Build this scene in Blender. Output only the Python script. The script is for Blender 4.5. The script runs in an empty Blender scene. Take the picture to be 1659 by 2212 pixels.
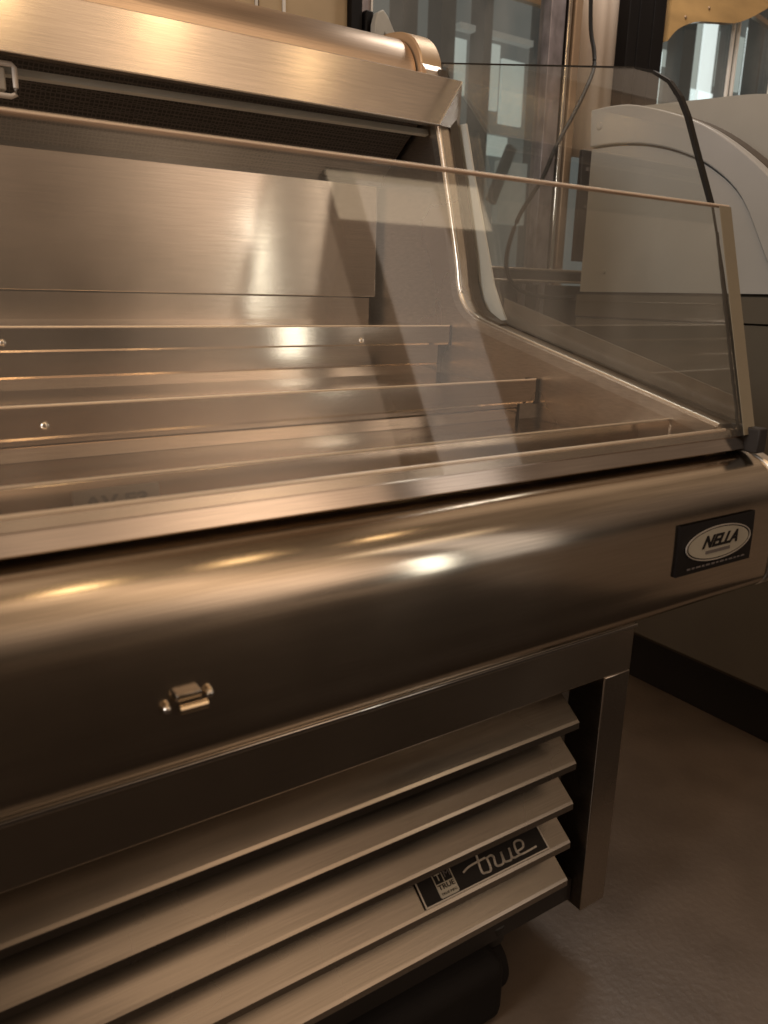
import bpy, bmesh, math, random
from mathutils import Vector, Matrix
random.seed(7)
C = bpy.context.scene.collection
SC = bpy.context.scene
rad = math.radians

# ---------------------------------------------------------------- camera
cam_d = bpy.data.cameras.new('camera'); cam = bpy.data.objects.new('camera', cam_d); C.objects.link(cam)
cam_d.sensor_fit = 'VERTICAL'; cam_d.sensor_height = 36; cam_d.sensor_width = 27
cam_d.lens = 1700 / 2212 * 36
cam_d.clip_start = .02; cam_d.clip_end = 200
yaw, pit, rol = rad(34.038), rad(15.461), rad(1.331)
fwd = Vector((math.sin(yaw)*math.cos(pit), math.cos(yaw)*math.cos(pit), -math.sin(pit)))
r_ = Vector((math.cos(yaw), -math.sin(yaw), 0)); u_ = r_.cross(fwd)
r2 = r_*math.cos(rol) + u_*math.sin(rol); u2 = -r_*math.sin(rol) + u_*math.cos(rol)
cam.matrix_world = Matrix.Translation((0, 0, .95)) @ Matrix((r2, u2, -fwd)).transposed().to_4x4()
cam_d.dof.use_dof = True; cam_d.dof.focus_distance = 1.35; cam_d.dof.aperture_fstop = 6.5
SC.camera = cam

# ---------------------------------------------------------------- world: warm dim interior glow
W = bpy.data.worlds.new('World'); SC.world = W; W.use_nodes = True
nt = W.node_tree; bg = nt.nodes['Background']
tc = nt.nodes.new('ShaderNodeTexCoord'); mp = nt.nodes.new('ShaderNodeMapping'); nz = nt.nodes.new('ShaderNodeTexNoise')
mp.inputs['Scale'].default_value = (3.0, 3.0, .9); nz.inputs['Scale'].default_value = 1.0; nz.inputs['Detail'].default_value = 3
rp = nt.nodes.new('ShaderNodeValToRGB')
rp.color_ramp.elements[0].position = .38; rp.color_ramp.elements[0].color = (.20, .125, .078, 1)
rp.color_ramp.elements[1].position = .64; rp.color_ramp.elements[1].color = (.97, .70, .51, 1)
nt.links.new(tc.outputs['Generated'], mp.inputs['Vector']); nt.links.new(mp.outputs[0], nz.inputs['Vector'])
nt.links.new(nz.outputs['Fac'], rp.inputs['Fac']); nt.links.new(rp.outputs[0], bg.inputs['Color'])
bg.inputs['Strength'].default_value = 1.0
sp = nt.nodes.new('ShaderNodeSeparateXYZ'); nt.links.new(tc.outputs['Generated'], sp.inputs[0])
el = nt.nodes.new('ShaderNodeValToRGB'); el.color_ramp.interpolation = 'EASE'          # room: dark low down, lit ceiling above
for e in ((.49, .035), (.54, .75), (.66, 1.0), (.80, 1.12)):
    q = el.color_ramp.elements.new(e[0]); g = max(0, (e[0]-.6)*1.2); q.color = (e[1]*(1+.1*g), e[1]*(1-.12*g), e[1]*(1-.6*g), 1)
el.color_ramp.elements.remove(el.color_ramp.elements[0]); el.color_ramp.elements.remove(el.color_ramp.elements[-1])
hz = nt.nodes.new('ShaderNodeMath'); hz.operation = 'MULTIPLY_ADD'; hz.inputs[1].default_value = .5; hz.inputs[2].default_value = .5
nt.links.new(sp.outputs[2], hz.inputs[0]); nt.links.new(hz.outputs[0], el.inputs[0])
ng = nt.nodes.new('ShaderNodeMath'); ng.operation = 'MULTIPLY'; ng.inputs[1].default_value = -1; nt.links.new(sp.outputs[1], ng.inputs[0])
at = nt.nodes.new('ShaderNodeMath'); at.operation = 'ARCTAN2'; nt.links.new(sp.outputs[0], at.inputs[0]); nt.links.new(ng.outputs[0], at.inputs[1])
am = nt.nodes.new('ShaderNodeMapRange'); am.inputs['From Min'].default_value = -math.pi; am.inputs['From Max'].default_value = math.pi
nt.links.new(at.outputs[0], am.inputs['Value'])
az = nt.nodes.new('ShaderNodeValToRGB'); az.color_ramp.interpolation = 'EASE'
for deg, v in ((-179, .8), (-90, 1.0), (-40, .9), (-4, .24), (14, .62), (26, 1.7), (35, .95), (43, .32), (55, .20), (80, .26), (120, .6), (179, .8)):
    q = az.color_ramp.elements.new((deg+180)/360); q.color = (v, v, v, 1)
az.color_ramp.elements.remove(az.color_ramp.elements[0]); az.color_ramp.elements.remove(az.color_ramp.elements[-1])
nt.links.new(am.outputs[0], az.inputs[0])
m1 = nt.nodes.new('ShaderNodeMix'); m1.data_type = 'RGBA'; m1.blend_type = 'MULTIPLY'; m1.inputs[0].default_value = 1
m2 = nt.nodes.new('ShaderNodeMix'); m2.data_type = 'RGBA'; m2.blend_type = 'MULTIPLY'; m2.inputs[0].default_value = 1
nt.links.new(rp.outputs[0], m1.inputs[6]); nt.links.new(el.outputs[0], m1.inputs[7]); nt.links.new(m1.outputs[2], m2.inputs[6]); nt.links.new(az.outputs[0], m2.inputs[7])
nt.links.new(m2.outputs[2], bg.inputs['Color'])
WORLD_BG = bg

# ---------------------------------------------------------------- lamps
def area(name, loc, target, sx, sy, power, col, shape='RECTANGLE', spread=180):
    l = bpy.data.lights.new(name, 'AREA'); l.shape = shape; l.size = sx; l.size_y = sy
    l.energy = power; l.color = col; l.spread = rad(spread)
    o = bpy.data.objects.new(name, l); C.objects.link(o); o.location = loc
    o.rotation_euler = (Vector(target) - Vector(loc)).to_track_quat('-Z', 'Y').to_euler()
    return o
area('window_light', (2.16, -1.92, .92), (1.2, 1.0, .92), .15, .88, 2.0, (1, .97, .87))
area('wide_window_light', (3.03, -2.30, 1.95), (3.03, 1, 1.95), .60, 3.1, 4.2, (1, .88, .78))
area('ceiling_strip_lamp', (2.40, -1.5, 2.74), (2.40, 1, 2.74), .92, .26, 1.7, (1, .76, .50))
area('side_fill_light', (-2.6, .3, 1.9), (.6, 1.0, 1.0), 1.0, .8, 40, (1, .965, .92))  # added fill that brightens the white channel and the counter end
area('wall_fill_light', (2.1, 1.55, 2.75), (2.3, 2.0, 1.4), .9, .2, 12, (1, .93, .85))  # added fill to brighten the window wall
for i, (x, y, z, p) in enumerate([(-1.2, .15, 2.45, 2.2), (-.6, .2, 2.5, 3), (-.1, .22, 2.5, 3.2), (.45, .22, 2.5, 3.2), (.95, .20, 2.5, 2.2), (1.5, .1, 2.5, 1.2)]):
    l = bpy.data.lights.new('pendant_lamp', 'POINT'); l.energy = p; l.color = (1, .66, .33); l.shadow_soft_size = .07
    o = bpy.data.objects.new('pendant_lamp', l); C.objects.link(o); o.location = (x, y, z)
SC.view_settings.view_transform = 'Standard'; SC.view_settings.look = 'None'
SC.view_settings.exposure = 0; SC.view_settings.gamma = 1; SC.view_settings.use_curve_mapping = False
SC.cycles.max_bounces = 10; SC.cycles.transparent_max_bounces = 24; SC.cycles.glossy_bounces = 6
SC.cycles.sample_clamp_indirect = 4

# ---------------------------------------------------------------- materials
def mat(name, col, rough=.5, metal=0.0, coat=0, noise=None, nscale=(8, 8, 8), namt=.15, bump=0, bscale=(200, 200, 200), spec=.5, emit=None, estr=0, rvar=0):
    m = bpy.data.materials.new(name); m.use_nodes = True; t = m.node_tree; b = t.nodes['Principled BSDF']
    b.inputs['Base Color'].default_value = (*col, 1); b.inputs['Roughness'].default_value = rough
    b.inputs['Metallic'].default_value = metal; b.inputs['Coat Weight'].default_value = coat
    b.inputs['Specular IOR Level'].default_value = spec
    tcn = t.nodes.new('ShaderNodeTexCoord')
    if namt:
        mpn = t.nodes.new('ShaderNodeMapping'); mpn.inputs['Scale'].default_value = nscale
        n = t.nodes.new('ShaderNodeTexNoise'); n.inputs['Scale'].default_value = 1; n.inputs['Detail'].default_value = 5
        t.links.new(tcn.outputs['Object'], mpn.inputs['Vector']); t.links.new(mpn.outputs[0], n.inputs['Vector'])
        r = t.nodes.new('ShaderNodeMapRange'); r.inputs['From Min'].default_value = .3; r.inputs['From Max'].default_value = .7
        r.inputs['To Min'].default_value = 1 - namt; r.inputs['To Max'].default_value = 1 + namt
        v = t.nodes.new('ShaderNodeVectorMath'); v.operation = 'SCALE'; v.inputs[0].default_value = col
        t.links.new(n.outputs['Fac'], r.inputs['Value']); t.links.new(r.outputs[0], v.inputs['Scale']); t.links.new(v.outputs[0], b.inputs['Base Color'])
        if rvar:
            r3 = t.nodes.new('ShaderNodeMapRange'); r3.inputs['From Min'].default_value = .3; r3.inputs['From Max'].default_value = .7
            r3.inputs['To Min'].default_value = rough - rvar; r3.inputs['To Max'].default_value = rough + rvar
            t.links.new(n.outputs['Fac'], r3.inputs['Value']); t.links.new(r3.outputs[0], b.inputs['Roughness'])
    if bump:
        mpb = t.nodes.new('ShaderNodeMapping'); mpb.inputs['Scale'].default_value = bscale
        nb = t.nodes.new('ShaderNodeTexNoise'); nb.inputs['Scale'].default_value = 1; nb.inputs['Detail'].default_value = 3
        bp = t.nodes.new('ShaderNodeBump'); bp.inputs['Strength'].default_value = bump; bp.inputs['Distance'].default_value = .002
        t.links.new(tcn.outputs['Object'], mpb.inputs['Vector']); t.links.new(mpb.outputs[0], nb.inputs['Vector'])
        t.links.new(nb.outputs['Fac'], bp.inputs['Height']); t.links.new(bp.outputs[0], b.inputs['Normal'])
    if emit:
        b.inputs['Emission Color'].default_value = (*emit, 1); b.inputs['Emission Strength'].default_value = estr
    return m

def steel(name, col=(.60, .565, .52), rough=.19, grain=True, aniso=.5):
    # brushed stainless: grain runs along the case
    m = bpy.data.materials.new(name); m.use_nodes = True; t = m.node_tree; b = t.nodes['Principled BSDF']
    b.inputs['Metallic'].default_value = 1
    tcn = t.nodes.new('ShaderNodeTexCoord')
    def noise(scale, detail=3):
        mpn = t.nodes.new('ShaderNodeMapping'); mpn.inputs['Scale'].default_value = scale
        n = t.nodes.new('ShaderNodeTexNoise'); n.inputs['Scale'].default_value = 1; n.inputs['Detail'].default_value = detail
        t.links.new(tcn.outputs['Object'], mpn.inputs['Vector']); t.links.new(mpn.outputs[0], n.inputs['Vector']); return n
    n1 = noise((3, 3, 3), 4)                      # broad smears
    n2 = noise((14, 900, 900) if grain else (420, 60, 420), 4)   # grain
    r1 = t.nodes.new('ShaderNodeMapRange'); r1.inputs['From Min'].default_value = .3; r1.inputs['From Max'].default_value = .7
    r1.inputs['To Min'].default_value = rough - .05; r1.inputs['To Max'].default_value = rough + .07
    t.links.new(n1.outputs['Fac'], r1.inputs['Value']); t.links.new(r1.outputs[0], b.inputs['Roughness'])
    r4 = t.nodes.new('ShaderNodeMapRange'); r4.inputs['From Min'].default_value = .25; r4.inputs['From Max'].default_value = .75
    r4.inputs['To Min'].default_value = .86; r4.inputs['To Max'].default_value = 1.1
    v = t.nodes.new('ShaderNodeVectorMath'); v.operation = 'SCALE'; v.inputs[0].default_value = col
    t.links.new(n2.outputs['Fac'], r4.inputs['Value']); t.links.new(r4.outputs[0], v.inputs['Scale']); t.links.new(v.outputs[0], b.inputs['Base Color'])
    n3 = noise((2.2, 5, 5), 2)                    # sheet not perfectly flat
    add = t.nodes.new('ShaderNodeMath'); add.operation = 'MULTIPLY_ADD'; add.inputs[1].default_value = 30.0
    t.links.new(n3.outputs['Fac'], add.inputs[0]); t.links.new(n2.outputs['Fac'], add.inputs[2])
    bp = t.nodes.new('ShaderNodeBump'); bp.inputs['Strength'].default_value = 1.0; bp.inputs['Distance'].default_value = .000012
    t.links.new(add.outputs[0], bp.inputs['Height']); t.links.new(bp.outputs[0], b.inputs['Normal'])
    if grain:
        cx = t.nodes.new('ShaderNodeCombineXYZ'); cx.inputs[0].default_value = 1
        b.inputs['Anisotropic'].default_value = aniso; b.inputs['Anisotropic Rotation'].default_value = .25
        t.links.new(cx.outputs[0], b.inputs['Tangent'])
    return m

def glass(name, tint=(.965, .965, .95), haze=.02, f0=.045, refl_rough=.0):
    m = bpy.data.materials.new(name); m.use_nodes = True; t = m.node_tree; t.nodes.clear()
    out = t.nodes.new('ShaderNodeOutputMaterial'); tr = t.nodes.new('ShaderNodeBsdfTransparent'); gl = t.nodes.new('ShaderNodeBsdfGlossy')
    df = t.nodes.new('ShaderNodeBsdfDiffuse'); df.inputs[0].default_value = (.75, .72, .68, 1)
    tr.inputs[0].default_value = (*tint, 1); gl.inputs['Roughness'].default_value = refl_rough
    lw = t.nodes.new('ShaderNodeLayerWeight'); lw.inputs[0].default_value = .5
    pw = t.nodes.new('ShaderNodeMath'); pw.operation = 'POWER'; pw.inputs[1].default_value = 5
    ma = t.nodes.new('ShaderNodeMath'); ma.operation = 'MULTIPLY_ADD'; ma.inputs[1].default_value = .95; ma.inputs[2].default_value = f0
    t.links.new(lw.outputs['Facing'], pw.inputs[0]); t.links.new(pw.outputs[0], ma.inputs[0])
    mx = t.nodes.new('ShaderNodeMixShader'); mx2 = t.nodes.new('ShaderNodeMixShader')
    # dusty wipe marks
    tcn = t.nodes.new('ShaderNodeTexCoord'); mpn = t.nodes.new('ShaderNodeMapping'); mpn.inputs['Scale'].default_value = (6, 6, 2.2); mpn.inputs['Rotation'].default_value = (.5, .6, .3)
    n = t.nodes.new('ShaderNodeTexNoise'); n.inputs['Scale'].default_value = 1; n.inputs['Detail'].default_value = 6
    r = t.nodes.new('ShaderNodeMapRange'); r.inputs['From Min'].default_value = .45; r.inputs['From Max'].default_value = .75; r.inputs['To Min'].default_value = haze*.3; r.inputs['To Max'].default_value = haze*3
    t.links.new(tcn.outputs['Object'], mpn.inputs[0]); t.links.new(mpn.outputs[0], n.inputs['Vector']); t.links.new(n.outputs['Fac'], r.inputs['Value'])
    t.links.new(r.outputs[0], mx2.inputs[0]); t.links.new(tr.outputs[0], mx2.inputs[1]); t.links.new(df.outputs[0], mx2.inputs[2])
    t.links.new(ma.outputs[0], mx.inputs[0]); t.links.new(mx2.outputs[0], mx.inputs[1]); t.links.new(gl.outputs[0], mx.inputs[2])
    t.links.new(mx.outputs[0], out.inputs[0]); return m

def honeycomb(name):
    m = mat(name, (.05, .043, .038), .5, namt=0); t = m.node_tree; b = t.nodes['Principled BSDF']
    tcn = t.nodes.new('ShaderNodeTexCoord'); mpn = t.nodes.new('ShaderNodeMapping'); mpn.inputs['Scale'].default_value = (150, 190, 190)
    v = t.nodes.new('ShaderNodeTexVoronoi'); v.inputs['Randomness'].default_value = .25; v.feature = 'DISTANCE_TO_EDGE'; v.inputs['Scale'].default_value = 1
    r = t.nodes.new('ShaderNodeValToRGB'); r.color_ramp.elements[0].position = .04; r.color_ramp.elements[0].color = (.075, .062, .052, 1)
    r.color_ramp.elements[1].position = .16; r.color_ramp.elements[1].color = (.012, .010, .009, 1)
    t.links.new(tcn.outputs['Object'], mpn.inputs[0]); t.links.new(mpn.outputs[0], v.inputs['Vector']); t.links.new(v.outputs['Distance'], r.inputs[0]); t.links.new(r.outputs[0], b.inputs['Base Color'])
    return m

M = dict(
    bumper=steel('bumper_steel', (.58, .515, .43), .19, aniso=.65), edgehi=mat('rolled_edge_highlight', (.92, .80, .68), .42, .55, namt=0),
    steel=steel('brushed_steel'), steel_in=steel('inner_steel', (.68, .605, .535), .15, aniso=.72), steel_side=steel('side_steel', (.66, .585, .51), .30, grain=False),
    hood=steel('hood_steel', (.60, .55, .50), .21), bright=steel('bright_steel_edge', (.80, .76, .71), .30, grain=False),
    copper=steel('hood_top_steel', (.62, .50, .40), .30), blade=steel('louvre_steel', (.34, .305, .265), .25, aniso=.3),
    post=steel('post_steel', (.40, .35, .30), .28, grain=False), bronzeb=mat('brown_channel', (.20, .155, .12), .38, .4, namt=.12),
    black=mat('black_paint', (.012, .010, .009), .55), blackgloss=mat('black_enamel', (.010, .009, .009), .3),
    dark=mat('dark_void_metal', (.018, .014, .012), .6), rubber=mat('black_rubber', (.010, .0085, .008), .8, spec=.15), added_mat_dark=mat('added_mat_dark', (.017, .0125, .010), .8, spec=.2),
    honey=honeycomb('honeycomb_plastic'), alu=mat('white_aluminium', (.93, .92, .92), .4, .0, namt=.05),
    diffuser=mat('grey_plastic_strip', (.45, .45, .41), .35), wire=mat('cream_wire', (.62, .56, .50), .35), block=mat('beige_plastic', (.42, .38, .32), .5),
    glass=glass('clear_glass', haze=.032, f0=.06, refl_rough=.025), endglass=glass('end_glass', (.92, .93, .915), haze=.03, f0=.055),
    edge=mat('glass_edge_warm', (.62, .42, .28), .25, coat=.4), edgedark=mat('glass_edge_dark', (.04, .045, .04), .2, coat=.4),
    seal=mat('silicone_seal', (.03, .026, .02), .4, namt=.3, nscale=(60, 60, 60)), tape=mat('frosted_edge_strip', (.27, .235, .17), .45, namt=.08),
    badge=mat('badge_black', (.010, .008, .0075), .45, spec=.2), silver=mat('badge_silver', (.50, .46, .41), .38, .4, namt=.05), cream=mat('emblem_cream', (.42, .39, .32), .4),
    brass=mat('latch_nickel', (.80, .68, .50), .16, 1), rivet=mat('rivet_steel', (.75, .72, .68), .15, 1),
    floor=mat('floor_sealed_concrete', (.130, .103, .083), .36, namt=.14, nscale=(9, 9, 9), bump=.3, bscale=(90, 90, 90), rvar=.06),
    shell=mat('beige_grey_shell', (.45, .465, .475), .34, namt=.06, nscale=(3, 3, 3), bump=.05, bscale=(10, 3, 30), coat=.15),
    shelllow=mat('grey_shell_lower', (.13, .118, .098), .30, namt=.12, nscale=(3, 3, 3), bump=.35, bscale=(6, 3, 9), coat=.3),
    groove=mat('groove_brown', (.07, .055, .04), .5), cover=mat('cream_cover', (.50, .50, .47), .35, namt=.05),
    tan=mat('tan_wall', (.50, .37, .22), .5, namt=.18, nscale=(2, 2, 6)), white=mat('white_trim', (.80, .76, .70), .45),
    galv=mat('galvanised_frame', (.27, .245, .26), .4, .6, namt=.35, nscale=(30, 30, 14)), chrome=mat('chrome_strip', (.9, .84, .76), .12, 1),
    bronze=mat('bronze_strip', (.33, .23, .15), .35, .5), peach=mat('peach_curtain', (.88, .74, .62), .7, namt=.1, nscale=(20, 20, 1)),
    blackpost=mat('black_post', (.006, .005, .005), .5, spec=.15), grey=mat('grey_lever', (.42, .41, .37), .4),
    wood=mat('varnished_wood', (.46, .29, .12), .35, namt=.28, nscale=(3, 20, 12), coat=.3), darkwood=mat('dark_post_wood', (.075, .05, .033), .5),
    pane=glass('window_glass', (.88, .89, .87), haze=.035, f0=.05), cord=mat('cord_black', (.010, .009, .008), .5, spec=.25),
    darkwall=mat('dark_low_wall', (.060, .053, .044), .5), steelrail=mat('rail_steel', (.6, .5, .42), .3, .9),
    facade=mat('glowing_facade', (.035, .042, .042), .8, namt=.5, nscale=(1.5, 1.5, 1.5), emit=(.095, .106, .103), estr=1.0),  # facade brightness put in as emission; the wall is no lamp
    litpane=mat('lit_window', (.2, .25, .25), .3, emit=(.40, .45, .43), estr=1.0), litpane2=mat('lit_window_cool', (.2, .25, .27), .3, emit=(1.0, 1.1, 1.1), estr=1.15),
    board=mat('board_black', (.035, .029, .027), .5), chalk=mat('faded_print', (.13, .112, .105), .6),
)
M['litpane'].node_tree.nodes['Principled BSDF'].inputs['Base Color'].default_value = (.1, .13, .13, 1)

# ---------------------------------------------------------------- mesh helpers
def finish(name, bm, m, parent=None, bevel=0, segs=2, smooth=False, mats=None):
    bmesh.ops.recalc_face_normals(bm, faces=bm.faces)
    me = bpy.data.meshes.new(name); bm.to_mesh(me); bm.free()
    for q in (mats or [m]): me.materials.append(q)
    o = bpy.data.objects.new(name, me); C.objects.link(o)
    if parent: o.parent = parent
    if bevel:
        b = o.modifiers.new('bevel', 'BEVEL'); b.width = bevel; b.segments = segs; b.limit_method = 'ANGLE'; b.angle_limit = rad(25)
        b.harden_normals = False
    if smooth or bevel:
        for p in me.polygons: p.use_smooth = True
        try:
            me.set_sharp_from_angle(angle=rad(40))
        except Exception: pass
    return o
def add_box(bm, x0, x1, y0, y1, z0, z1):
    vs = [bm.verts.new((x, y, z)) for x in (x0, x1) for y in (y0, y1) for z in (z0, z1)]
    for f in ((0, 1, 3, 2), (4, 6, 7, 5), (0, 4, 5, 1), (2, 3, 7, 6), (0, 2, 6, 4), (1, 5, 7, 3)):
        bm.faces.new([vs[i] for i in f])
def box(name, m, parent, x0, x1, y0, y1, z0, z1, bevel=0):
    bm = bmesh.new(); add_box(bm, x0, x1, y0, y1, z0, z1); return finish(name, bm, m, parent, bevel)
def add_prism(bm, prof, x0, x1):
    a = [bm.verts.new((x0, y, z)) for y, z in prof]; b = [bm.verts.new((x1, y, z)) for y, z in prof]
    n = len(prof); bm.faces.new(a); bm.faces.new(b[::-1])
    fs = [bm.faces.new((a[i], a[(i+1) % n], b[(i+1) % n], b[i])) for i in range(n)]
    return fs
def prism(name, m, parent, prof, x0, x1, bevel=0, smooth=False):
    bm = bmesh.new(); add_prism(bm, prof, x0, x1); return finish(name, bm, m, parent, bevel, smooth=smooth)
def sheet(name, m, parent, path, x0, x1, th=.0015, bevel=0, smooth=True):
    # folded sheet metal: path in (y,z), given real thickness
    P = [Vector(p) for p in path]; off = []
    for i, p in enumerate(P):
        d = (P[min(i+1, len(P)-1)] - P[max(i-1, 0)]).normalized(); off.append(p + Vector((-d.y, d.x)) * th)
    return prism(name, m, parent, [tuple(p) for p in P] + [tuple(p) for p in off[::-1]], x0, x1, bevel, smooth)
def arc(cy, cz, r, a0, a1, n):
    return [(cy + r*math.cos(rad(a0+(a1-a0)*i/n)), cz + r*math.sin(rad(a0+(a1-a0)*i/n))) for i in range(n+1)]
def smoothpath(pts, n=6):
    P = [Vector(p) for p in pts]; out = []
    for i in range(len(P)-1):
        p0, p1, p2, p3 = P[max(i-1, 0)], P[i], P[i+1], P[min(i+2, len(P)-1)]
        for k in range(n):
            t = k/n; out.append(.5*((2*p1)+(-p0+p2)*t+(2*p0-5*p1+4*p2-p3)*t*t+(-p0+3*p1-3*p2+p3)*t**3))
    out.append(P[-1]); return [tuple(v) for v in out]
def tube(name, m, parent, pts, r, seg=10):
    bm = bmesh.new(); P = [Vector(p) for p in pts]; rings = []
    for i, p in enumerate(P):
        d = (P[min(i+1, len(P)-1)]-P[max(i-1, 0)]).normalized()
        a = d.cross(Vector((0, 0, 1)) if abs(d.z) < .9 else Vector((1, 0, 0))).normalized(); b = d.cross(a)
        rings.append([bm.verts.new(p + (a*math.cos(2*math.pi*k/seg)+b*math.sin(2*math.pi*k/seg))*r) for k in range(seg)])
    for i in range(len(P)-1):
        for k in range(seg): bm.faces.new((rings[i][k], rings[i][(k+1) % seg], rings[i+1][(k+1) % seg], rings[i+1][k]))
    bm.faces.new(rings[0]); bm.faces.new(rings[-1][::-1])
    return finish(name, bm, m, parent, smooth=True)
def dome(name, m, parent, loc, r, h, axis='y'):
    bm = bmesh.new(); bmesh.ops.create_uvsphere(bm, u_segments=16, v_segments=10, radius=1)
    for v in bm.verts:
        x, y, z = v.co; v.co = (x*r, z*h, y*r) if axis == 'y' else (z*h, x*r, y*r)
    o = finish(name, bm, m, parent, smooth=True); o.location = loc; return o
def empty(name, loc, label, cat, group=None):
    o = bpy.data.objects.new(name, None); C.objects.link(o); o.location = loc; o.empty_display_size = .1
    o['label'] = label; o['category'] = cat
    if group: o['group'] = group
    return o
def text_mesh(name, body, m, parent, size, mtx, shear=0, depth=.0006, space=1.0, bold=0):
    cu = bpy.data.curves.new(name, 'FONT'); cu.body = body; cu.size = size; cu.shear = shear; cu.extrude = depth; cu.offset = bold
    cu.align_x = 'CENTER'; cu.align_y = 'CENTER'; cu.space_character = space
    t = bpy.data.objects.new(name, cu); C.objects.link(t)
    dg = bpy.context.evaluated_depsgraph_get(); me = bpy.data.meshes.new_from_object(t.evaluated_get(dg))
    bpy.data.objects.remove(t); me.transform(mtx); me.materials.clear(); me.materials.append(m)
    o = bpy.data.objects.new(name, me); C.objects.link(o); o.parent = parent; return o

# ================================================================ floor
bm = bmesh.new(); add_box(bm, -6, 8, -5, 9, -.1, 0)
f = finish('floor', bm, M['floor']); f['kind'] = 'structure'

mat_o = box('added_dark_mat', M['added_mat_dark'], None, -1.8, 2.0, -2.6, .36, .001, .012, bevel=.004)  # unseen mat, added to darken what the lower steel reflects
mat_o['label'] = 'unseen dark mat added so the lower steel reflects something dark'; mat_o['category'] = 'light blocker'

# ================================================================ refrigerated display case
XL, XI, XO = -.32, .90, .985
case = bpy.data.objects.new('refrigerated_display_case', None); C.objects.link(case)
case['label'] = 'brushed steel open refrigerated display case with stepped trays, rounded bumper and louvred base'; case['category'] = 'display case'

# bumper (rounded front fascia)
bp = smoothpath([(.625, .767), (.598, .7645), (.573, .7590), (.550, .7475), (.5365, .7315), (.530, .711), (.528, .685), (.5275, .655), (.528, .63), (.5305, .602), (.545, .586), (.565, .582)], 5)
sheet('front_bumper', M['bumper'], case, bp, XL, .965, .003)
inset = [(y+.0, z) for y, z in bp]
prism('bumper_end_cap', M['bright'], case, [(y-.004 if z < .76 else y, z+.002) for y, z in bp] + [(.66, .582), (.66, .764)], .966, .985, bevel=.003)
box('bumper_core', M['dark'], case, XL, .963, .60, .66, .60, .752)
# lip at the front of the well
prism('front_lip', M['steel_in'], case, [(.590, .7935), (.586, .7940), (.583, .7925), (.5738, .7685), (.5755, .7668), (.594, .7668), (.60, .7695), (.60, .74), (.603, .74), (.603, .778), (.592, .790)], XL, .947)
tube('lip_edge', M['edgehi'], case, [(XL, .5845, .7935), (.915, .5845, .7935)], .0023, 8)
box('lip_corner', M['dark'], case, .948, .966, .556, .62, .764, .796, bevel=.002)

# badge plate on bumper
def bump_y(z):
    for i in range(len(bp)-1):
        if bp[i][1] >= z >= bp[i+1][1]:
            t = (bp[i][1]-z)/(bp[i][1]-bp[i+1][1]); return bp[i][0]+(bp[i+1][0]-bp[i][0])*t
    return .53
y0, y1 = bump_y(.641), bump_y(.701)
bm = bmesh.new()
N = 8; rows = []
for i in range(N+1):
    z = .640 + .062*i/N; y = bump_y(z) - .0035
    rows.append([bm.verts.new((x, y, z)) for x in (.764, .911)] + [bm.verts.new((x, y+.004, z)) for x in (.764, .911)])
for i in range(N):
    a, b = rows[i], rows[i+1]
    for q in ((0, 1), (2, 3), (0, 2), (1, 3)): bm.faces.new((a[q[0]], a[q[1]], b[q[1]], b[q[0]]))
plate = finish('dealer_plate', bm, M['badge'], case, smooth=False)
tilt = math.atan2(y1-y0, .06)
mt = Matrix.Translation((.839, bump_y(.673)-.0045, .673)) @ Matrix.Rotation(-tilt, 4, 'X') @ Matrix.Rotation(rad(90), 4, 'X')
def disc(name, m, parent, rx, ry, th, mtx, ring=None):
    bm = bmesh.new(); n = 48
    o_ = [bm.verts.new((rx*math.cos(2*math.pi*k/n), ry*math.sin(2*math.pi*k/n), 0)) for k in range(n)]
    t_ = [bm.verts.new((v.co.x, v.co.y, th)) for v in o_]
    if ring:
        i_ = [bm.verts.new(((rx-ring)*math.cos(2*math.pi*k/n), (ry-ring)*math.sin(2*math.pi*k/n), 0)) for k in range(n)]
        j_ = [bm.verts.new((v.co.x, v.co.y, th)) for v in i_]
        for k in range(n):
            q = (k+1) % n
            bm.faces.new((o_[k], o_[q], t_[q], t_[k])); bm.faces.new((i_[k], i_[q], j_[q], j_[k])); bm.faces.new((t_[k], t_[q], j_[q], j_[k])); bm.faces.new((o_[k], o_[q], i_[q], i_[k]))
    else:
        bm.faces.new(o_); bm.faces.new(t_)
        for k in range(n): q = (k+1) % n; bm.faces.new((o_[k], o_[q], t_[q], t_[k]))
    bmesh.ops.transform(bm, matrix=mtx, verts=bm.verts)
    return finish(name, bm, m, parent)
disc('oval_rim', M['silver'], plate, .064, .0215, .0012, mt, ring=.0016)
disc('oval_emblem', M['cream'], plate, .0595, .0185, .0010, mt)
text_mesh('lettering', 'NELLA', M['badge'], plate, .0205, mt @ Matrix.Translation((0, .0028, .0014)) @ Matrix.Diagonal((1.15, 1, 1, 1)), shear=.45, bold=.0007, depth=.0003)
bm = bmesh.new(); add_box(bm, -.026, .022, -.0115, -.0075, .0011, .0016); bmesh.ops.transform(bm, matrix=mt, verts=bm.verts); finish('tagline_bar', bm, M['chalk'], plate)
bm = bmesh.new()
xx = -.058
while xx < .05:
    w = random.uniform(.004, .011); add_box(bm, xx, xx+w, -.0265, -.0243, .0006, .0010); xx += w + .003
bmesh.ops.transform(bm, matrix=mt, verts=bm.verts); finish('small_print', bm, M['chalk'], plate)

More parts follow.
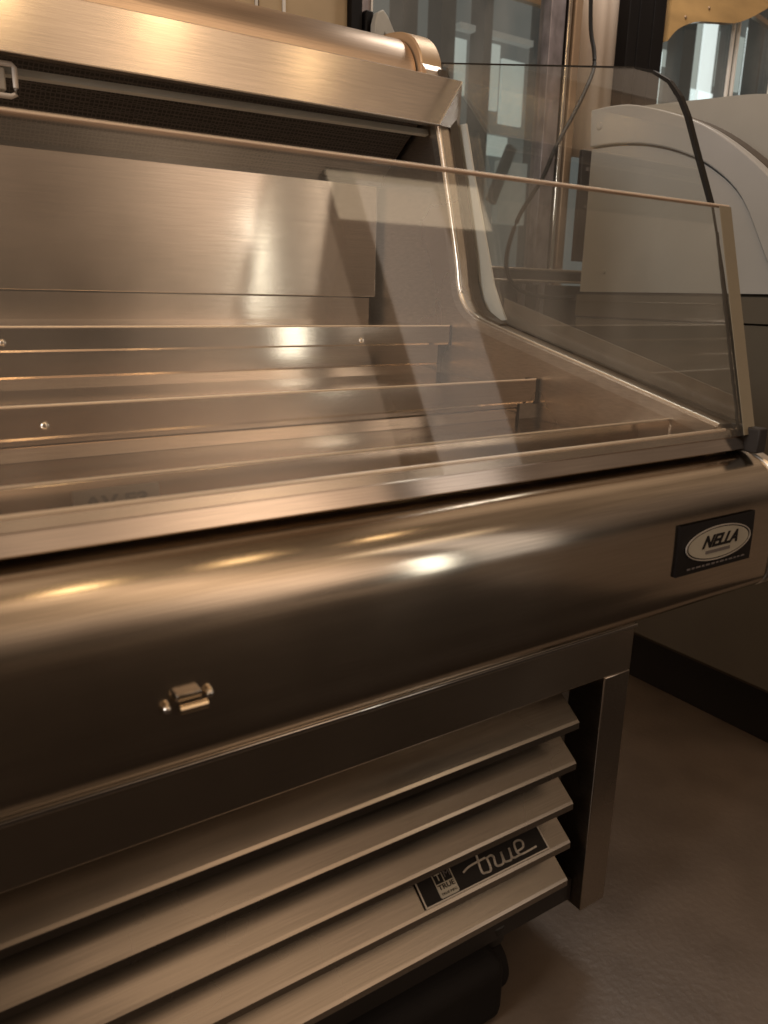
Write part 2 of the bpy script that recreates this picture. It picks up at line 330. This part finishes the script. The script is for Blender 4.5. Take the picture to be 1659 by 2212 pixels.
# latch on bumper
latch = bpy.data.objects.new('bumper_latch', None); C.objects.link(latch); latch.parent = case; latch['label'] = 'small nickel latch with two screw heads'
zl = .652; yl = bump_y(zl)
bm = bmesh.new(); add_box(bm, .1695, .1895, yl-.007, yl+.004, zl+.0005, zl+.007); finish('latch_plate', bm, M['blade'], latch, bevel=.001)
tube('latch_roller', M['brass'], latch, [(.1700, yl-.011, zl-.003), (.1915, yl-.011, zl-.003)], .0036, 20)
for sx, sz in ((.1630, -.004), (.1965, .0005)):
    sh_ = dome('screw_head', M['rivet'], latch, (sx, yl-.004, zl+sz), .0033, .0028)
    tube('washer', M['brass'], latch, [(sx, yl-.0035, zl+sz), (sx, yl-.0005, zl+sz)], .0042, 16)

# end wall with cut opening (inner skin + outer skin are one folded steel part)
opening = [(.594, .770), (.594, .7985), (1.035, .9035)] + [(1.0653, .9119), (1.0895, .9240), (1.1080, .9440), (1.1185, .9700)] + [(1.127, 1.012), (1.169, 1.150), (1.196, 1.236)]
wall_prof = opening + [(1.235, 1.33), (1.30, 1.392), (1.46, 1.40), (1.46, .585), (.594, .585)]
prism('end_wall', M['steel_side'], case, wall_prof, .9002, .944)
prism('end_wall_outer', M['steel_side'], case, [(.60, .768), (.63, .782), (1.05, .88), (1.46, .89), (1.46, .585), (.60, .585)], .9442, .9525)
# rolled bright trim along the opening
tp = smoothpath([(.922, y, z) for y, z in [(.585, .7985), (.80, .8495), (1.033, .9045), (1.066, .914), (1.090, .927), (1.109, .948), (1.1195, .974), (1.128, 1.014), (1.169, 1.150), (1.197, 1.238)]], 4)
bm = bmesh.new()
tube('opening_trim', M['bright'], case, [(.9035, y, z) for _, y, z in tp], .0042, 10)
jg = [(y, z) for y, z in wall_prof[2:11]]
prism('rubber_gasket', M['groove'], case, jg + [(y-.003, z+.003) for y, z in jg[::-1]], .926, .9438)
# ledge face just inside the trim
pr = [(y, z) for _, y, z in tp]
prism('trim_ledge', M['bright'], case, pr + [(y+.012, z-.013) if z < .91 else (y+.014, z-.006) for y, z in pr[::-1]], .896, .8998)
prism('sill_flange', M['bronzeb'], case, [(.590, .7975), (1.060, .9075), (1.060, .948), (.590, .828)], .957, .9595)
tube('glass_top_edge', M['cord'], case, [(.9492, 1.292, 1.3583), (.9492, .858, 1.2668), (.9492, .815, 1.2575)], .0014, 6)
prism('upright_channel', M['alu'], case, [(1.074, .908), (1.048, .912), (1.066, .938), (1.084, .968), (1.154, 1.155), (1.183, 1.242), (1.222, 1.242), (1.190, 1.145), (1.126, .963), (1.138, .957), (1.108, .926)], .953, .9565)

# end glass
gp = [(.583, .800), (1.06, .911), (1.10, .93), (1.125, .98), (1.196, 1.2), (1.238, 1.34), (1.294, 1.358), (.858, 1.266)] + [(.815, 1.257), (.780, 1.246), (.752, 1.229), (.733, 1.207), (.718, 1.182), (.700, 1.142), (.667, 1.070), (.640, .99), (.612, .90)]
bm = bmesh.new(); fs = add_prism(bm, gp, .9462, .9522)
for i, fc in enumerate(fs): fc.material_index = 2 if i >= 12 else 1
finish('end_glass', bm, None, case, mats=[M['endglass'], M['edgedark'], M['edgedark']])
prism('glass_rim', M['cord'], case, [(.811, 1.2575), (.781, 1.2475), (.7525, 1.2305), (.7325, 1.2085), (.7175, 1.1835), (.6995, 1.1435), (.6665, 1.0715), (.6705, 1.0695), (.704, 1.1415), (.722, 1.181), (.7365, 1.205), (.755, 1.227), (.782, 1.244), (.811, 1.2545)], .9450, .9535)

# front glass (leaning back), slab with warm polished edges
gb, gt = Vector((.572, .7865)), Vector((.650, 1.067)); gd = (gt-gb).normalized(); gn = Vector((gd.y, -gd.x))*.0055
bm = bmesh.new(); fs = add_prism(bm, [tuple(gb), tuple(gt), tuple(gt+gn), tuple(gb+gn)], XL, .963)
fs[1].material_index = 1; fs[3].material_index = 1
for fc in bm.faces:
    if fc not in fs: fc.material_index = 1
fg = finish('front_glass', bm, None, case, mats=[M['glass'], M['edge']])
gq = gn.normalized()*.0058
prism('edge_strip', M['tape'], fg, [tuple(gb-gn*.2), tuple(gt-gn*.2), tuple(gt-gn*.05), tuple(gb-gn*.05)], .9385, .963)
bm = bmesh.new(); pts = []
for k in range(34):
    t = .03+.86*k/33; q = gb.lerp(gt, t) + gn*1.02; pts.append((.9375+random.uniform(-.0009, .0009), q.x, q.y))
tube('silicone_seam', M['seal'], fg, pts, .0022, 6)

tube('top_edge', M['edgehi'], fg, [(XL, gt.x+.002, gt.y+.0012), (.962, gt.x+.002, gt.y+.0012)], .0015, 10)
# trays: folded steel steps
def step(name, y, zt, zf, zr, ybk, zdk, xr, xrl, zend):
    p = bpy.data.objects.new(name, None); C.objects.link(p); p.parent = case
    sheet('flange', M['steel_in'], p, [(y+.012, zt-.009), (y+.009, zt-.001), (y+.002, zt), (y, zt-.002), (y, zf+.003), (y+.002, zf), (y+.012, zf)], XL, xr, .0012, smooth=False)
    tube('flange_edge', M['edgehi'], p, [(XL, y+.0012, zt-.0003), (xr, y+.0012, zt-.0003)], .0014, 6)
    sheet('riser', M['steel_in'], p, [(y+.016, zf+.002), (y+.016, zr), (y+.0135, zr-.0015), (y+.016, zr-.003), (y+.018, zend)], XL, xrl, .0012, smooth=False)
    sheet('deck', M['steel_in'], p, [(y+.010, zdk), (ybk, zdk+.006)], XL, xr, .0012)
    return p
s1 = step('upper_tray', 1.132, .899, .866, .833, 1.372, .893, .897, .884, .806)
s2 = step('middle_tray', .904, .827, .790, .782, 1.150, .808, .8935, .872, .752)
s3 = step('lower_tray', .654, .799, .766, .760, .920, .756, .897, .89, .735)
box('end_gap_shade', M['dark'], s2, .8945, .8995, .9035, .93, .788, .8265); box('end_gap_shade', M['dark'], s2, .8735, .8755, .918, .93, .754, .787); box('end_gap_shade', M['dark'], s1, .8975, .8995, 1.131, 1.16, .865, .899)  # dark boxes put in for the shade at the tray ends
box('well_floor', M['steel_in'], case, XL, .899, .604, .66, .735, .739)
dome('rivet', M['rivet'], s1, (.711, 1.1315, .875), .0048, .0035); dome('rivet', M['rivet'], s1, (.166, 1.1315, .879), .0048, .0035)
dome('rivet', M['rivet'], s2, (.166, .9035, .805), .0048, .0035); dome('rivet', M['rivet'], s2, (.62, .9035, .805), .0001, .0001) if False else None
# reflection of the lip's label, put onto the lowest flange as faint colour
stk = box('sticker_reflection', mat('reflected_film', (.40, .35, .30), .4, .6), s3, .136, .207, .6525, .6532, .7675, .790)
text_mesh('reflected_marks', 'AV F3', mat('reflected_ink', (.14, .12, .10), .5, .3), stk, .019, Matrix.Translation((.171, .6522, .778)) @ Matrix.Rotation(rad(90), 4, 'X') @ Matrix.Diagonal((1.1, .8, 1, 1)), bold=.0008, depth=.0002)

# back panel
box('back_panel', M['steel_in'], case, XL, .889, 1.366, 1.372, .9445, 1.195, bevel=.001)
box('lower_back_panel', M['steel_in'], case, XL, .880, 1.374, 1.378, .86, .942)
box('back_shade_sheet', M['dark'], case, XL, .8995, 1.40, 1.41, .80, 1.30)  # dark sheet put in for shade in the recess behind the panels
# louvred air outlet in the hood
sheet('honeycomb_outlet', M['honey'], case, [(1.362, 1.158), (1.242, 1.244)], XL, .893, .002)
box('outlet_frame', M['dark'], case, XL, .8995, 1.362, 1.38, 1.150, 1.30)
bm = bmesh.new(); add_prism(bm, [(1.215, 1.2215), (1.225, 1.2195), (1.228, 1.2285), (1.217, 1.2305)], XL, .897)
for v_ in bm.verts: v_.co.z += (v_.co.x-.897)*.012
finish('outlet_strip', bm, M['diffuser'], case)
# hood: visor, curved top, end cap
visor = bpy.data.objects.new('hood', None); C.objects.link(visor); visor.parent = case
bm = bmesh.new()
A = (.957, 1.2035, 1.3125); B = (.893, 1.1815, 1.2325); Cc = (.952, 1.200, 1.2340)
v = [bm.verts.new(q) for q in ((XL, 1.1815, 1.2325), B, A, (XL, 1.2035, 1.3125), (XL, 1.262, 1.331), (.948, 1.262, 1.331), Cc)]
bm.faces.new((v[0], v[1], v[2], v[3])); bm.faces.new((v[3], v[2], v[5], v[4])); bm.faces.new((v[1], v[6], v[2]))
vb = [bm.verts.new(q) for q in ((XL, 1.205, 1.2325), (.897, 1.205, 1.2335))]; bm.faces.new((v[0], v[1], vb[1], vb[0])); bm.faces.new((v[1], v[6], vb[1]))
vo = finish('visor', bm, M['hood'], visor)
sm = vo.modifiers.new('thickness', 'SOLIDIFY'); sm.thickness = .0014; sm.offset = 0
tube('visor_fold', M['bright'], visor, [(.9565, 1.2025, 1.3120), (.8935, 1.1810, 1.2330)], .0011, 6)
tube('visor_hem', M['bright'], visor, [(XL, 1.1812, 1.2322), (.892, 1.1812, 1.2322)], .0012, 6)
top = smoothpath([(1.258, 1.326), (1.266, 1.350), (1.284, 1.374), (1.31, 1.391), (1.35, 1.402), (1.40, 1.405), (1.46, 1.405)], 5)
prism('curved_top', M['copper'], visor, top + [(1.46, 1.30), (1.258, 1.30)], XL, .897)
cap = [(1.243, 1.252)] + smoothpath([(1.243, 1.31), (1.2495, 1.351), (1.271, 1.383), (1.305, 1.4025), (1.35, 1.412), (1.40, 1.4145), (1.46, 1.4145)], 5) + [(1.46, 1.252)]
prism('end_cap', mat('cap_steel', (.60, .46, .32), .42, .85, namt=.08), visor, cap, .9, .9455, bevel=.003)
# wire clip hanging below the visor at the left
clip = bpy.data.objects.new('light_bracket', None); C.objects.link(clip); clip.parent = case
tube('wire_loop', M['wire'], clip, [(.195, 1.20, 1.222), (.220, 1.20, 1.222), (.2235, 1.20, 1.219), (.2235, 1.20, 1.195), (.2225, 1.20, 1.1875), (.217, 1.20, 1.1845), (.15, 1.20, 1.1845)], .0034, 10)
box('bracket_block', M['block'], clip, .12, .2125, 1.202, 1.215, 1.191, 1.219, bevel=.002)

# lower cabinet
YG = .62
box('header_panel', M['bumper'], case, XL, .829, YG, YG+.03, .466, .583, bevel=.0015)
box('header_bead', M['steel'], case, XL, .828, YG-.006, YG-.0005, .530, .536, bevel=.0015)
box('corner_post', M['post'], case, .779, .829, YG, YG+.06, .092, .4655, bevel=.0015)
box('cabinet_side', M['steel_side'], case, .826, .8285, YG+.061, 1.44, .10, .584)
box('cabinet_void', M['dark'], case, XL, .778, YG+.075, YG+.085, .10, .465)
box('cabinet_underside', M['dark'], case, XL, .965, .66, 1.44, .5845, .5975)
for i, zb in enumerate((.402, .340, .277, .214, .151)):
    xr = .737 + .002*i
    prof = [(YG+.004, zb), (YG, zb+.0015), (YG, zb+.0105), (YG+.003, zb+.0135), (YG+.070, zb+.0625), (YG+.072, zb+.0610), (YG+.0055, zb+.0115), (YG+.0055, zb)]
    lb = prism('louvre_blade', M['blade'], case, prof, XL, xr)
    if i == 3:
        # badge lying on the sloping blade face
        y_a, z_a = YG+.0035, zb+.0145; sl = math.atan2(.049, .067)
        mb = Matrix.Translation((.600, y_a, z_a)) @ Matrix.Rotation(sl, 4, 'X') @ Matrix.Diagonal((1, .80, 1, 1))
        bm = bmesh.new(); add_box(bm, -.104, .104, 0, .050, .0005, .0022); bmesh.ops.transform(bm, matrix=mb, verts=bm.verts)
        bd = finish('maker_badge', bm, M['badge'], lb)
        bm = bmesh.new(); add_box(bm, -.104, .104, .0000, .0020, .0023, .0031); add_box(bm, -.104, -.1022, .0021, .050, .0023, .0031); add_box(bm, .1022, .104, .0021, .05, .0023, .0031)
        bmesh.ops.transform(bm, matrix=mb, verts=bm.verts); finish('badge_frame', bm, M['silver'], bd)
        # script word as strokes
        strokes = [[(-.034, .0235), (-.022, .0275), (.004, .0290)], [(-.006, .037), (-.0095, .0125), (-.004, .0085), (.0045, .0095), (.0065, .0275)],
                   [(.0065, .0275), (.014, .0285), (.017, .0245)], [(.017, .0245), (.0145, .0125), (.019, .0090), (.027, .0110), (.0305, .0260)],
                   [(.0305, .0260), (.0290, .0125), (.033, .0095), (.041, .0105), (.0445, .0260)], [(.0445, .0260), (.0425, .0125), (.047, .0095)], [(.047, .0095), (.056, .010)],
                   [(.056, .0165), (.066, .0185), (.0685, .0265), (.064, .031), (.056, .030), (.0535, .020), (.0545, .0125), (.060, .0095), (.085, .0105)]]
        bm = bmesh.new()
        for st in strokes:
            st = smoothpath([(a, b, 0) for a, b in st], 4)
            for a, b in zip(st[:-1], st[1:]):
                a, b = Vector(a), Vector(b); d = (b-a).normalized(); n_ = Vector((-d.y, d.x, 0))*.00145
                a2, b2 = a-d*.0008, b+d*.0008
                vv = [bm.verts.new((*(q.xy), z)) for z in (.0023, .0036) for q in (a2+n_, b2+n_, b2-n_, a2-n_)]
                for fq in ((0, 1, 2, 3), (4, 5, 6, 7), (0, 1, 5, 4), (1, 2, 6, 5), (2, 3, 7, 6), (3, 0, 4, 7)): bm.faces.new([vv[k] for k in fq])
        bmesh.ops.transform(bm, matrix=mb @ Matrix.Translation((.0, .001, 0)), verts=bm.verts); finish('script_lettering', bm, M['silver'], bd)
        # square emblem: top two dark cells, lower pale field
        bm = bmesh.new(); ex = -.079
        add_box(bm, ex, ex+.0012, .005, .043, .0023, .0033); add_box(bm, ex+.0278, ex+.029, .005, .043, .0023, .0033); add_box(bm, ex+.014, ex+.015, .025, .043, .0023, .0033)
        add_box(bm, ex+.0013, ex+.0277, .0035, .0245, .0023, .0031)
        bmesh.ops.transform(bm, matrix=mb, verts=bm.verts); em = finish('square_emblem', bm, M['cream'], bd)
        MM = mb @ Matrix.Translation((ex, 0, .0034))
        text_mesh('emblem_letter', 'T', M['cream'], em, .015, MM @ Matrix.Translation((.0075, .033, 0)), depth=.0002)
        text_mesh('emblem_figure', 'M', M['chalk'], em, .014, MM @ Matrix.Translation((.0215, .034, 0)), depth=.0002)
        text_mesh('emblem_word', 'TRUE', M['badge'], em, .0105, MM @ Matrix.Translation((.0145, .0185, 0)), depth=.0002, bold=.0002)
        text_mesh('emblem_small_word', 'TRUE MFG', M['badge'], em, .0052, MM @ Matrix.Translation((.0145, .0085, 0)), depth=.0002)
# underside, base tray and caster
prism('base_tray', M['dark'], case, [(YG+.02, .135), (YG+.02, .10), (1.42, .10), (1.42, .135)], XL, .778)
bm = bmesh.new(); add_box(bm, XL, .628, .605, 1.25, .001, .100); finish('drain_pan', bm, M['rubber'], case, bevel=.02, segs=4)
cst = bpy.data.objects.new('caster', None); C.objects.link(cst); cst.parent = case
bm = bmesh.new(); bmesh.ops.create_cone(bm, cap_ends=True, segments=32, radius1=.042, radius2=.042, depth=.026)
bmesh.ops.transform(bm, matrix=Matrix.Translation((.640, .668, .0425)) @ Matrix.Rotation(rad(90), 4, 'Y'), verts=bm.verts); finish('wheel', bm, M['rubber'], cst, bevel=.005)
bm = bmesh.new(); bmesh.ops.create_cone(bm, cap_ends=True, segments=32, radius1=.026, radius2=.03, depth=.035)
bmesh.ops.transform(bm, matrix=Matrix.Translation((.640, .668, .101)), verts=bm.verts); finish('swivel', bm, M['black'], cst, bevel=.003)

# ================================================================ neighbouring curved counter
nb = empty('curved_counter', (1.55, 1.2, 0), 'beige grey counter with a rounded grooved end panel, right of the steel case', 'counter')
nb.location = (0, 0, 0)
X0 = 1.55
outer = [(1.444, 1.382)] + smoothpath([(1.40, 1.383), (1.309, 1.372), (1.157, 1.319), (1.04, 1.25), (.94, 1.165), (.86, 1.06), (.78, .9675)], 5)
inner = smoothpath([(1.438, 1.301), (1.36, 1.299), (1.272, 1.287), (1.185, 1.262), (1.10, 1.222), (1.02, 1.155), (.948, 1.035), (.90, .9675)], 5)
prism('end_panel_band', M['shell'], nb, outer + inner[::-1], X0-.008, X0+.02, bevel=.003)
prism('end_panel', M['shell'], nb, [(y, z-.005) for y, z in inner[:-1]] + [(.903, .9675), (1.438, .9675)], X0, X0+.02)
prism('panel_groove', M['groove'], nb, outer + [(.70, .9), (.70, .13), (1.444, .13)], X0+.021, X0+.06)
box('waist_rail', M['shelllow'], nb, X0-.004, X0+.02, .72, 1.444, .909, .961)
box('lower_panel', M['shelllow'], nb, X0, X0+.02, .70, 1.444, .145, .905, bevel=.002)
box('kick_plate', M['black'], nb, X0+.05, 2.4, .72, 1.42, .0, .129)
dome('panel_screw', M['shell'], nb, (X0-.008, 1.413, 1.343), .009, .004, axis='x')
box('panel_screw', M['shell'], nb, X0-.003, X0, 1.36, 1.37, 1.01, 1.02, bevel=.003)
cov = smoothpath([(1.47, 1.424), (1.288, 1.409), (1.125, 1.392), (.97, 1.345), (.85, 1.25), (.77, 1.11), (.74, .96)], 6)
prism('curved_cover', M['cover'], nb, cov + [(.74, .14), (1.47, .14)], 1.75, 2.9, smooth=True)
box('counter_body', M['shelllow'], nb, X0+.061, 1.749, .90, 1.43, .13, 1.15)

# ================================================================ shop window wall behind
YW = 2.0
def thing(name, m, label, cat, boxes, group=None, bevel=0):
    bm = bmesh.new()
    for b in boxes: add_box(bm, *b)
    o = finish(name, bm, m, None, bevel); o['label'] = label; o['category'] = cat
    if group: o['group'] = group
    return o
ww = empty('tan_wall_panel', (0, 0, 0), 'tan wall panel with thin white seams behind the steel hood', 'wall')
for a, b in ((.3, .935), (.947, 1.009), (1.019, 1.198)): box('panel_board', M['tan'], ww, a, b, YW, YW+.03, .0, 2.5)
box('seam_strip', M['white'], ww, .936, .942, YW-.004, YW+.01, .0, 2.5); box('seam_strip', M['white'], ww, 1.0105, 1.0175, YW-.004, YW+.01, 0, 2.5)
box('base_rail', M['white'], ww, .3, 1.197, YW-.008, YW-.001, 1.50, 1.545)
win = empty('window', (0, 0, 0), 'window with black jamb and pale lever handle behind the hood end cap', 'window')
box('jamb', M['blackpost'], win, 1.20, 1.232, YW-.02, YW+.04, 0, 2.6); box('sash_line', M['white'], win, 1.270, 1.275, YW-.004, YW+.01, 1.1, 2.6)
box('pane', M['pane'], win, 1.276, 1.896, YW, YW+.006, 1.05, 2.6)
box('mid_sash', M['galv'], win, 1.2325, 1.2695, YW+.0, YW+.03, 1.05, 2.6)
h = bpy.data.objects.new('lever_handle', None); C.objects.link(h); h.parent = win
box('handle_base', M['blackpost'], h, 1.238, 1.262, YW-.03, YW-.001, 1.560, 1.665, bevel=.004)
bm = bmesh.new()
hp = [(1.248, 1.628), (1.256, 1.655), (1.272, 1.664), (1.287, 1.652), (1.330, 1.588), (1.335, 1.560), (1.325, 1.560), (1.315, 1.580), (1.278, 1.610), (1.262, 1.560), (1.248, 1.580)]
a = [bm.verts.new((x, YW-.06, z)) for x, z in hp]; b = [bm.verts.new((x, YW-.035, z)) for x, z in hp]
bm.faces.new(a); bm.faces.new(b[::-1])
for i in range(len(hp)): bm.faces.new((a[i], a[(i+1) % len(hp)], b[(i+1) % len(hp)], b[i]))
finish('lever', bm, M['grey'], h, bevel=.003)
box('sill', M['darkwall'], win, 1.2325, 1.896, YW-.02, YW+.03, .0, 1.045)
mp_ = empty('metal_mullion', (0, 0, 0), 'spangled grey metal mullion with chrome and bronze strips beside window glass', 'mullion')
box('channel', M['galv'], mp_, 1.899, 1.958, YW-.03, YW+.02, .0, 2.6, bevel=.002); box('shadow_gap', M['blackpost'], mp_, 1.9585, 1.972, YW-.01, YW+.02, 0, 2.6)
box('chrome_strip', M['chrome'], mp_, 1.9725, 1.987, YW-.03, YW+.02, .0, 2.6, bevel=.003); box('shadow_gap', M['blackpost'], mp_, 1.9875, 1.996, YW-.01, YW+.02, 0, 2.6)
box('bronze_strip', M['bronze'], mp_, 1.9965, 2.028, YW-.035, YW+.02, .0, 2.6, bevel=.004)
# curtain: folded cloth
bm = bmesh.new(); n = 40; rows = []
for k in range(n+1):
    x = 2.03 + .20*k/n; y = YW + .003*math.sin(k*.45) + .004*math.sin(k*.17+1); rows.append((bm.verts.new((x, y, 1.40)), bm.verts.new((x, y, 2.7))))
for k in range(n): bm.faces.new((rows[k][0], rows[k+1][0], rows[k+1][1], rows[k][1]))
cu = finish('curtain', bm, M['peach'], smooth=True); cu.modifiers.new('t', 'SOLIDIFY').thickness = .004
cu['label'] = 'peach curtain strip hanging between bronze strip and black post'; cu['category'] = 'curtain'
po = empty('black_post', (0, 0, 0), 'wide black grooved post left of the bright window', 'post')
for a, b in ((2.222, 2.268), (2.271, 2.337), (2.340, 2.399)): box('post_face', M['blackpost'], po, a, b, YW-.05, YW+.05, 0, 2.7, bevel=.002)
box('edge_trim', M['white'], po, 2.4005, 2.418, YW-.03, YW+.03, .9, 2.7)
rw = empty('shop_window', (0, 0, 0), 'bright shop window with curved varnished wood valance above the beige counter', 'window')
box('pane', M['pane'], rw, 2.419, 4.2, YW, YW+.006, 1.0, 2.8)
for x in (2.83, 2.86, 3.10): box('glazing_bar', M['white'], rw, x, x+.008, YW-.012, YW-.001, 1.0, 2.8)
# valance
lo = smoothpath([(2.42, 1.79), (2.47, 1.835), (2.56, 1.872), (2.68, 1.893), (2.80, 1.915), (2.95, 1.985), (3.12, 2.09), (3.4, 2.2)], 5)
up = [(3.4, 2.40), (2.42, 1.92)]
hp = lo + up
bm = bmesh.new(); a = [bm.verts.new((x, YW-.05, z)) for x, z in hp]; b = [bm.verts.new((x, YW-.025, z)) for x, z in hp]
bm.faces.new(a); bm.faces.new(b[::-1])
for i in range(len(hp)): bm.faces.new((a[i], a[(i+1) % len(hp)], b[(i+1) % len(hp)], b[i]))
va = finish('valance', bm, M['wood'], rw)
dome('valance_screw', M['bronze'], va, (2.50, YW-.05, 1.875), .006, .004); dome('valance_screw', M['bronze'], va, (2.62, YW-.05, 1.925), .006, .004)
# rail/table behind the end glass
rl = empty('steel_side_table', (0, 0, 0), 'low dark table with two bright steel rails seen through end glass', 'table')
box('rail', M['steelrail'], rl, 1.60, 2.20, YW-.16, YW-.14, 1.030, 1.037, bevel=.002); box('rail', M['steelrail'], rl, 1.60, 2.20, YW-.16, YW-.14, .996, 1.003, bevel=.002)
box('apron', M['darkwall'], rl, 1.60, 2.20, YW-.15, YW-.12, 1.0035, 1.0295); box('cabinet', M['darkwall'], rl, 1.55, 2.22, YW-.13, YW-.04, .0, .990)
for x in (1.72, 1.80): box('leg', M['galv'], rl, x, x+.016, YW-.17, YW-.155, .1, .99)
mb_ = empty('menu_board', (0, 0, 0), 'small black board with faded print leaning left of beige counter', 'board')
box('board_face', M['board'], mb_, 2.035, 2.24, YW-.075, YW-.06, 1.07, 1.410, bevel=.002)
for z, xs in ((1.348, (2.055, .12)), (1.297, (2.065, .10)), (1.236, (2.06, .10))):
    x = xs[0]; bm = bmesh.new()
    while x < xs[0]+xs[1]:
        w = random.uniform(.006, .013); add_box(bm, x, x+w, YW-.0765, YW-.0752, z, z+random.uniform(.009, .013)); x += w+.003
    finish('faded_lettering', bm, M['chalk'], mb_)
cdp = [(1.977, 1.9, 1.95), (1.996, 1.9, 1.754), (1.999, 1.88, 1.675), (1.982, 1.86, 1.618), (1.93, 1.84, 1.544), (1.865, 1.82, 1.464), (1.788, 1.80, 1.371), (1.735, 1.79, 1.284), (1.652, 1.79, 1.171), (1.616, 1.79, 1.068), (1.63, 1.79, 1.005), (1.689, 1.79, .967), (1.806, 1.79, .951), (1.93, 1.81, .955)]
cd = tube('power_cord', M['cord'], None, smoothpath(cdp, 8), .0062, 8); cd['label'] = 'thin black cord hanging down in front of the metal mullion'; cd['category'] = 'cord'

# across the street
fa = empty('street_building', (0, 0, 0), 'dim teal building with pale lit windows seen beyond the shop glass', 'building')
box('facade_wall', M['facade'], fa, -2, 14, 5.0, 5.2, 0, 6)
def lit(x0, x1, z0, z1, m='litpane'):
    w = box('lit_window', M[m], fa, x0, x1, 4.97, 4.995, z0, z1); return w
for q in ((3.83, 3.98, 2.36, 2.72), (4.10, 4.30, 2.30, 2.74), (4.33, 4.55, 2.22, 2.66), (4.63, 4.70, 2.45, 2.68), (4.10, 4.42, 1.99, 2.13), (3.86, 3.96, 2.02, 2.12)): lit(*q)
for q in ((6.45, 6.62, 2.2, 3.45, 'litpane'), (6.66, 6.84, 2.2, 3.35, 'litpane2'), (6.55, 7.08, 2.1, 2.78, 'litpane2'), (6.9, 7.25, 2.85, 3.3, 'litpane'), (7.3, 7.42, 2.2, 3.4, 'litpane2'),
          (7.5, 8.6, 2.3, 3.25, 'litpane'), (6.02, 6.12, 2.0, 3.0, 'litpane2'), (6.0, 6.3, 2.9, 3.02, 'litpane')): lit(*q)
# storefront elements standing proud of the facade
fdark = mat('facade_trim_glow', (.03, .033, .033), .7, emit=(.022, .026, .026), estr=1.0, namt=.2); fmid = mat('facade_stone_glow', (.2, .2, .19), .7, emit=(.15, .16, .15), estr=1.0, namt=.3)  # trim and stone glow: their light is put in as emission
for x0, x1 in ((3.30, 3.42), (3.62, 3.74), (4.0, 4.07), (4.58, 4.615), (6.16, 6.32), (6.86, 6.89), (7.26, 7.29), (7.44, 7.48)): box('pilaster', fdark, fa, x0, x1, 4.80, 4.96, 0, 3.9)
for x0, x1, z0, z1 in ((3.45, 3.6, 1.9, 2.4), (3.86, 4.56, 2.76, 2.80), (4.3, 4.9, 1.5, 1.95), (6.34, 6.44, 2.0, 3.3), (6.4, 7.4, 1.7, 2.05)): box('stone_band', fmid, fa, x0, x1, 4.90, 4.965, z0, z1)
bm = bmesh.new(); add_box(bm, -.04, .04, -.02, .02, -.22, .22); bmesh.ops.transform(bm, matrix=Matrix.Translation((4.27, 4.85, 1.84)) @ Matrix.Rotation(rad(24), 4, 'Y'), verts=bm.verts); finish('sloping_brace', bm, fdark, fa)
bm = bmesh.new(); add_box(bm, -.9, .9, -.02, .02, -.02, .02); bmesh.ops.transform(bm, matrix=Matrix.Translation((7.35, 4.7, 3.30)) @ Matrix.Rotation(rad(9), 4, 'Y'), verts=bm.verts); finish('awning_rail', bm, M['steelrail'], fa)
box('sign_board', M['wood'], fa, 3.7, 4.9, 4.75, 4.8, 2.98, 3.3)

# ================================================================ post behind the photographer (seen as a reflection in the glass)
dw = box('wooden_post', M['darkwood'], None, 2.47, 2.66, -2.32, -2.22, 0, 3.5, bevel=.004)
dw['label'] = 'dark wooden post behind the photographer, mirrored as a diagonal edge in the front glass'; dw['category'] = 'post'
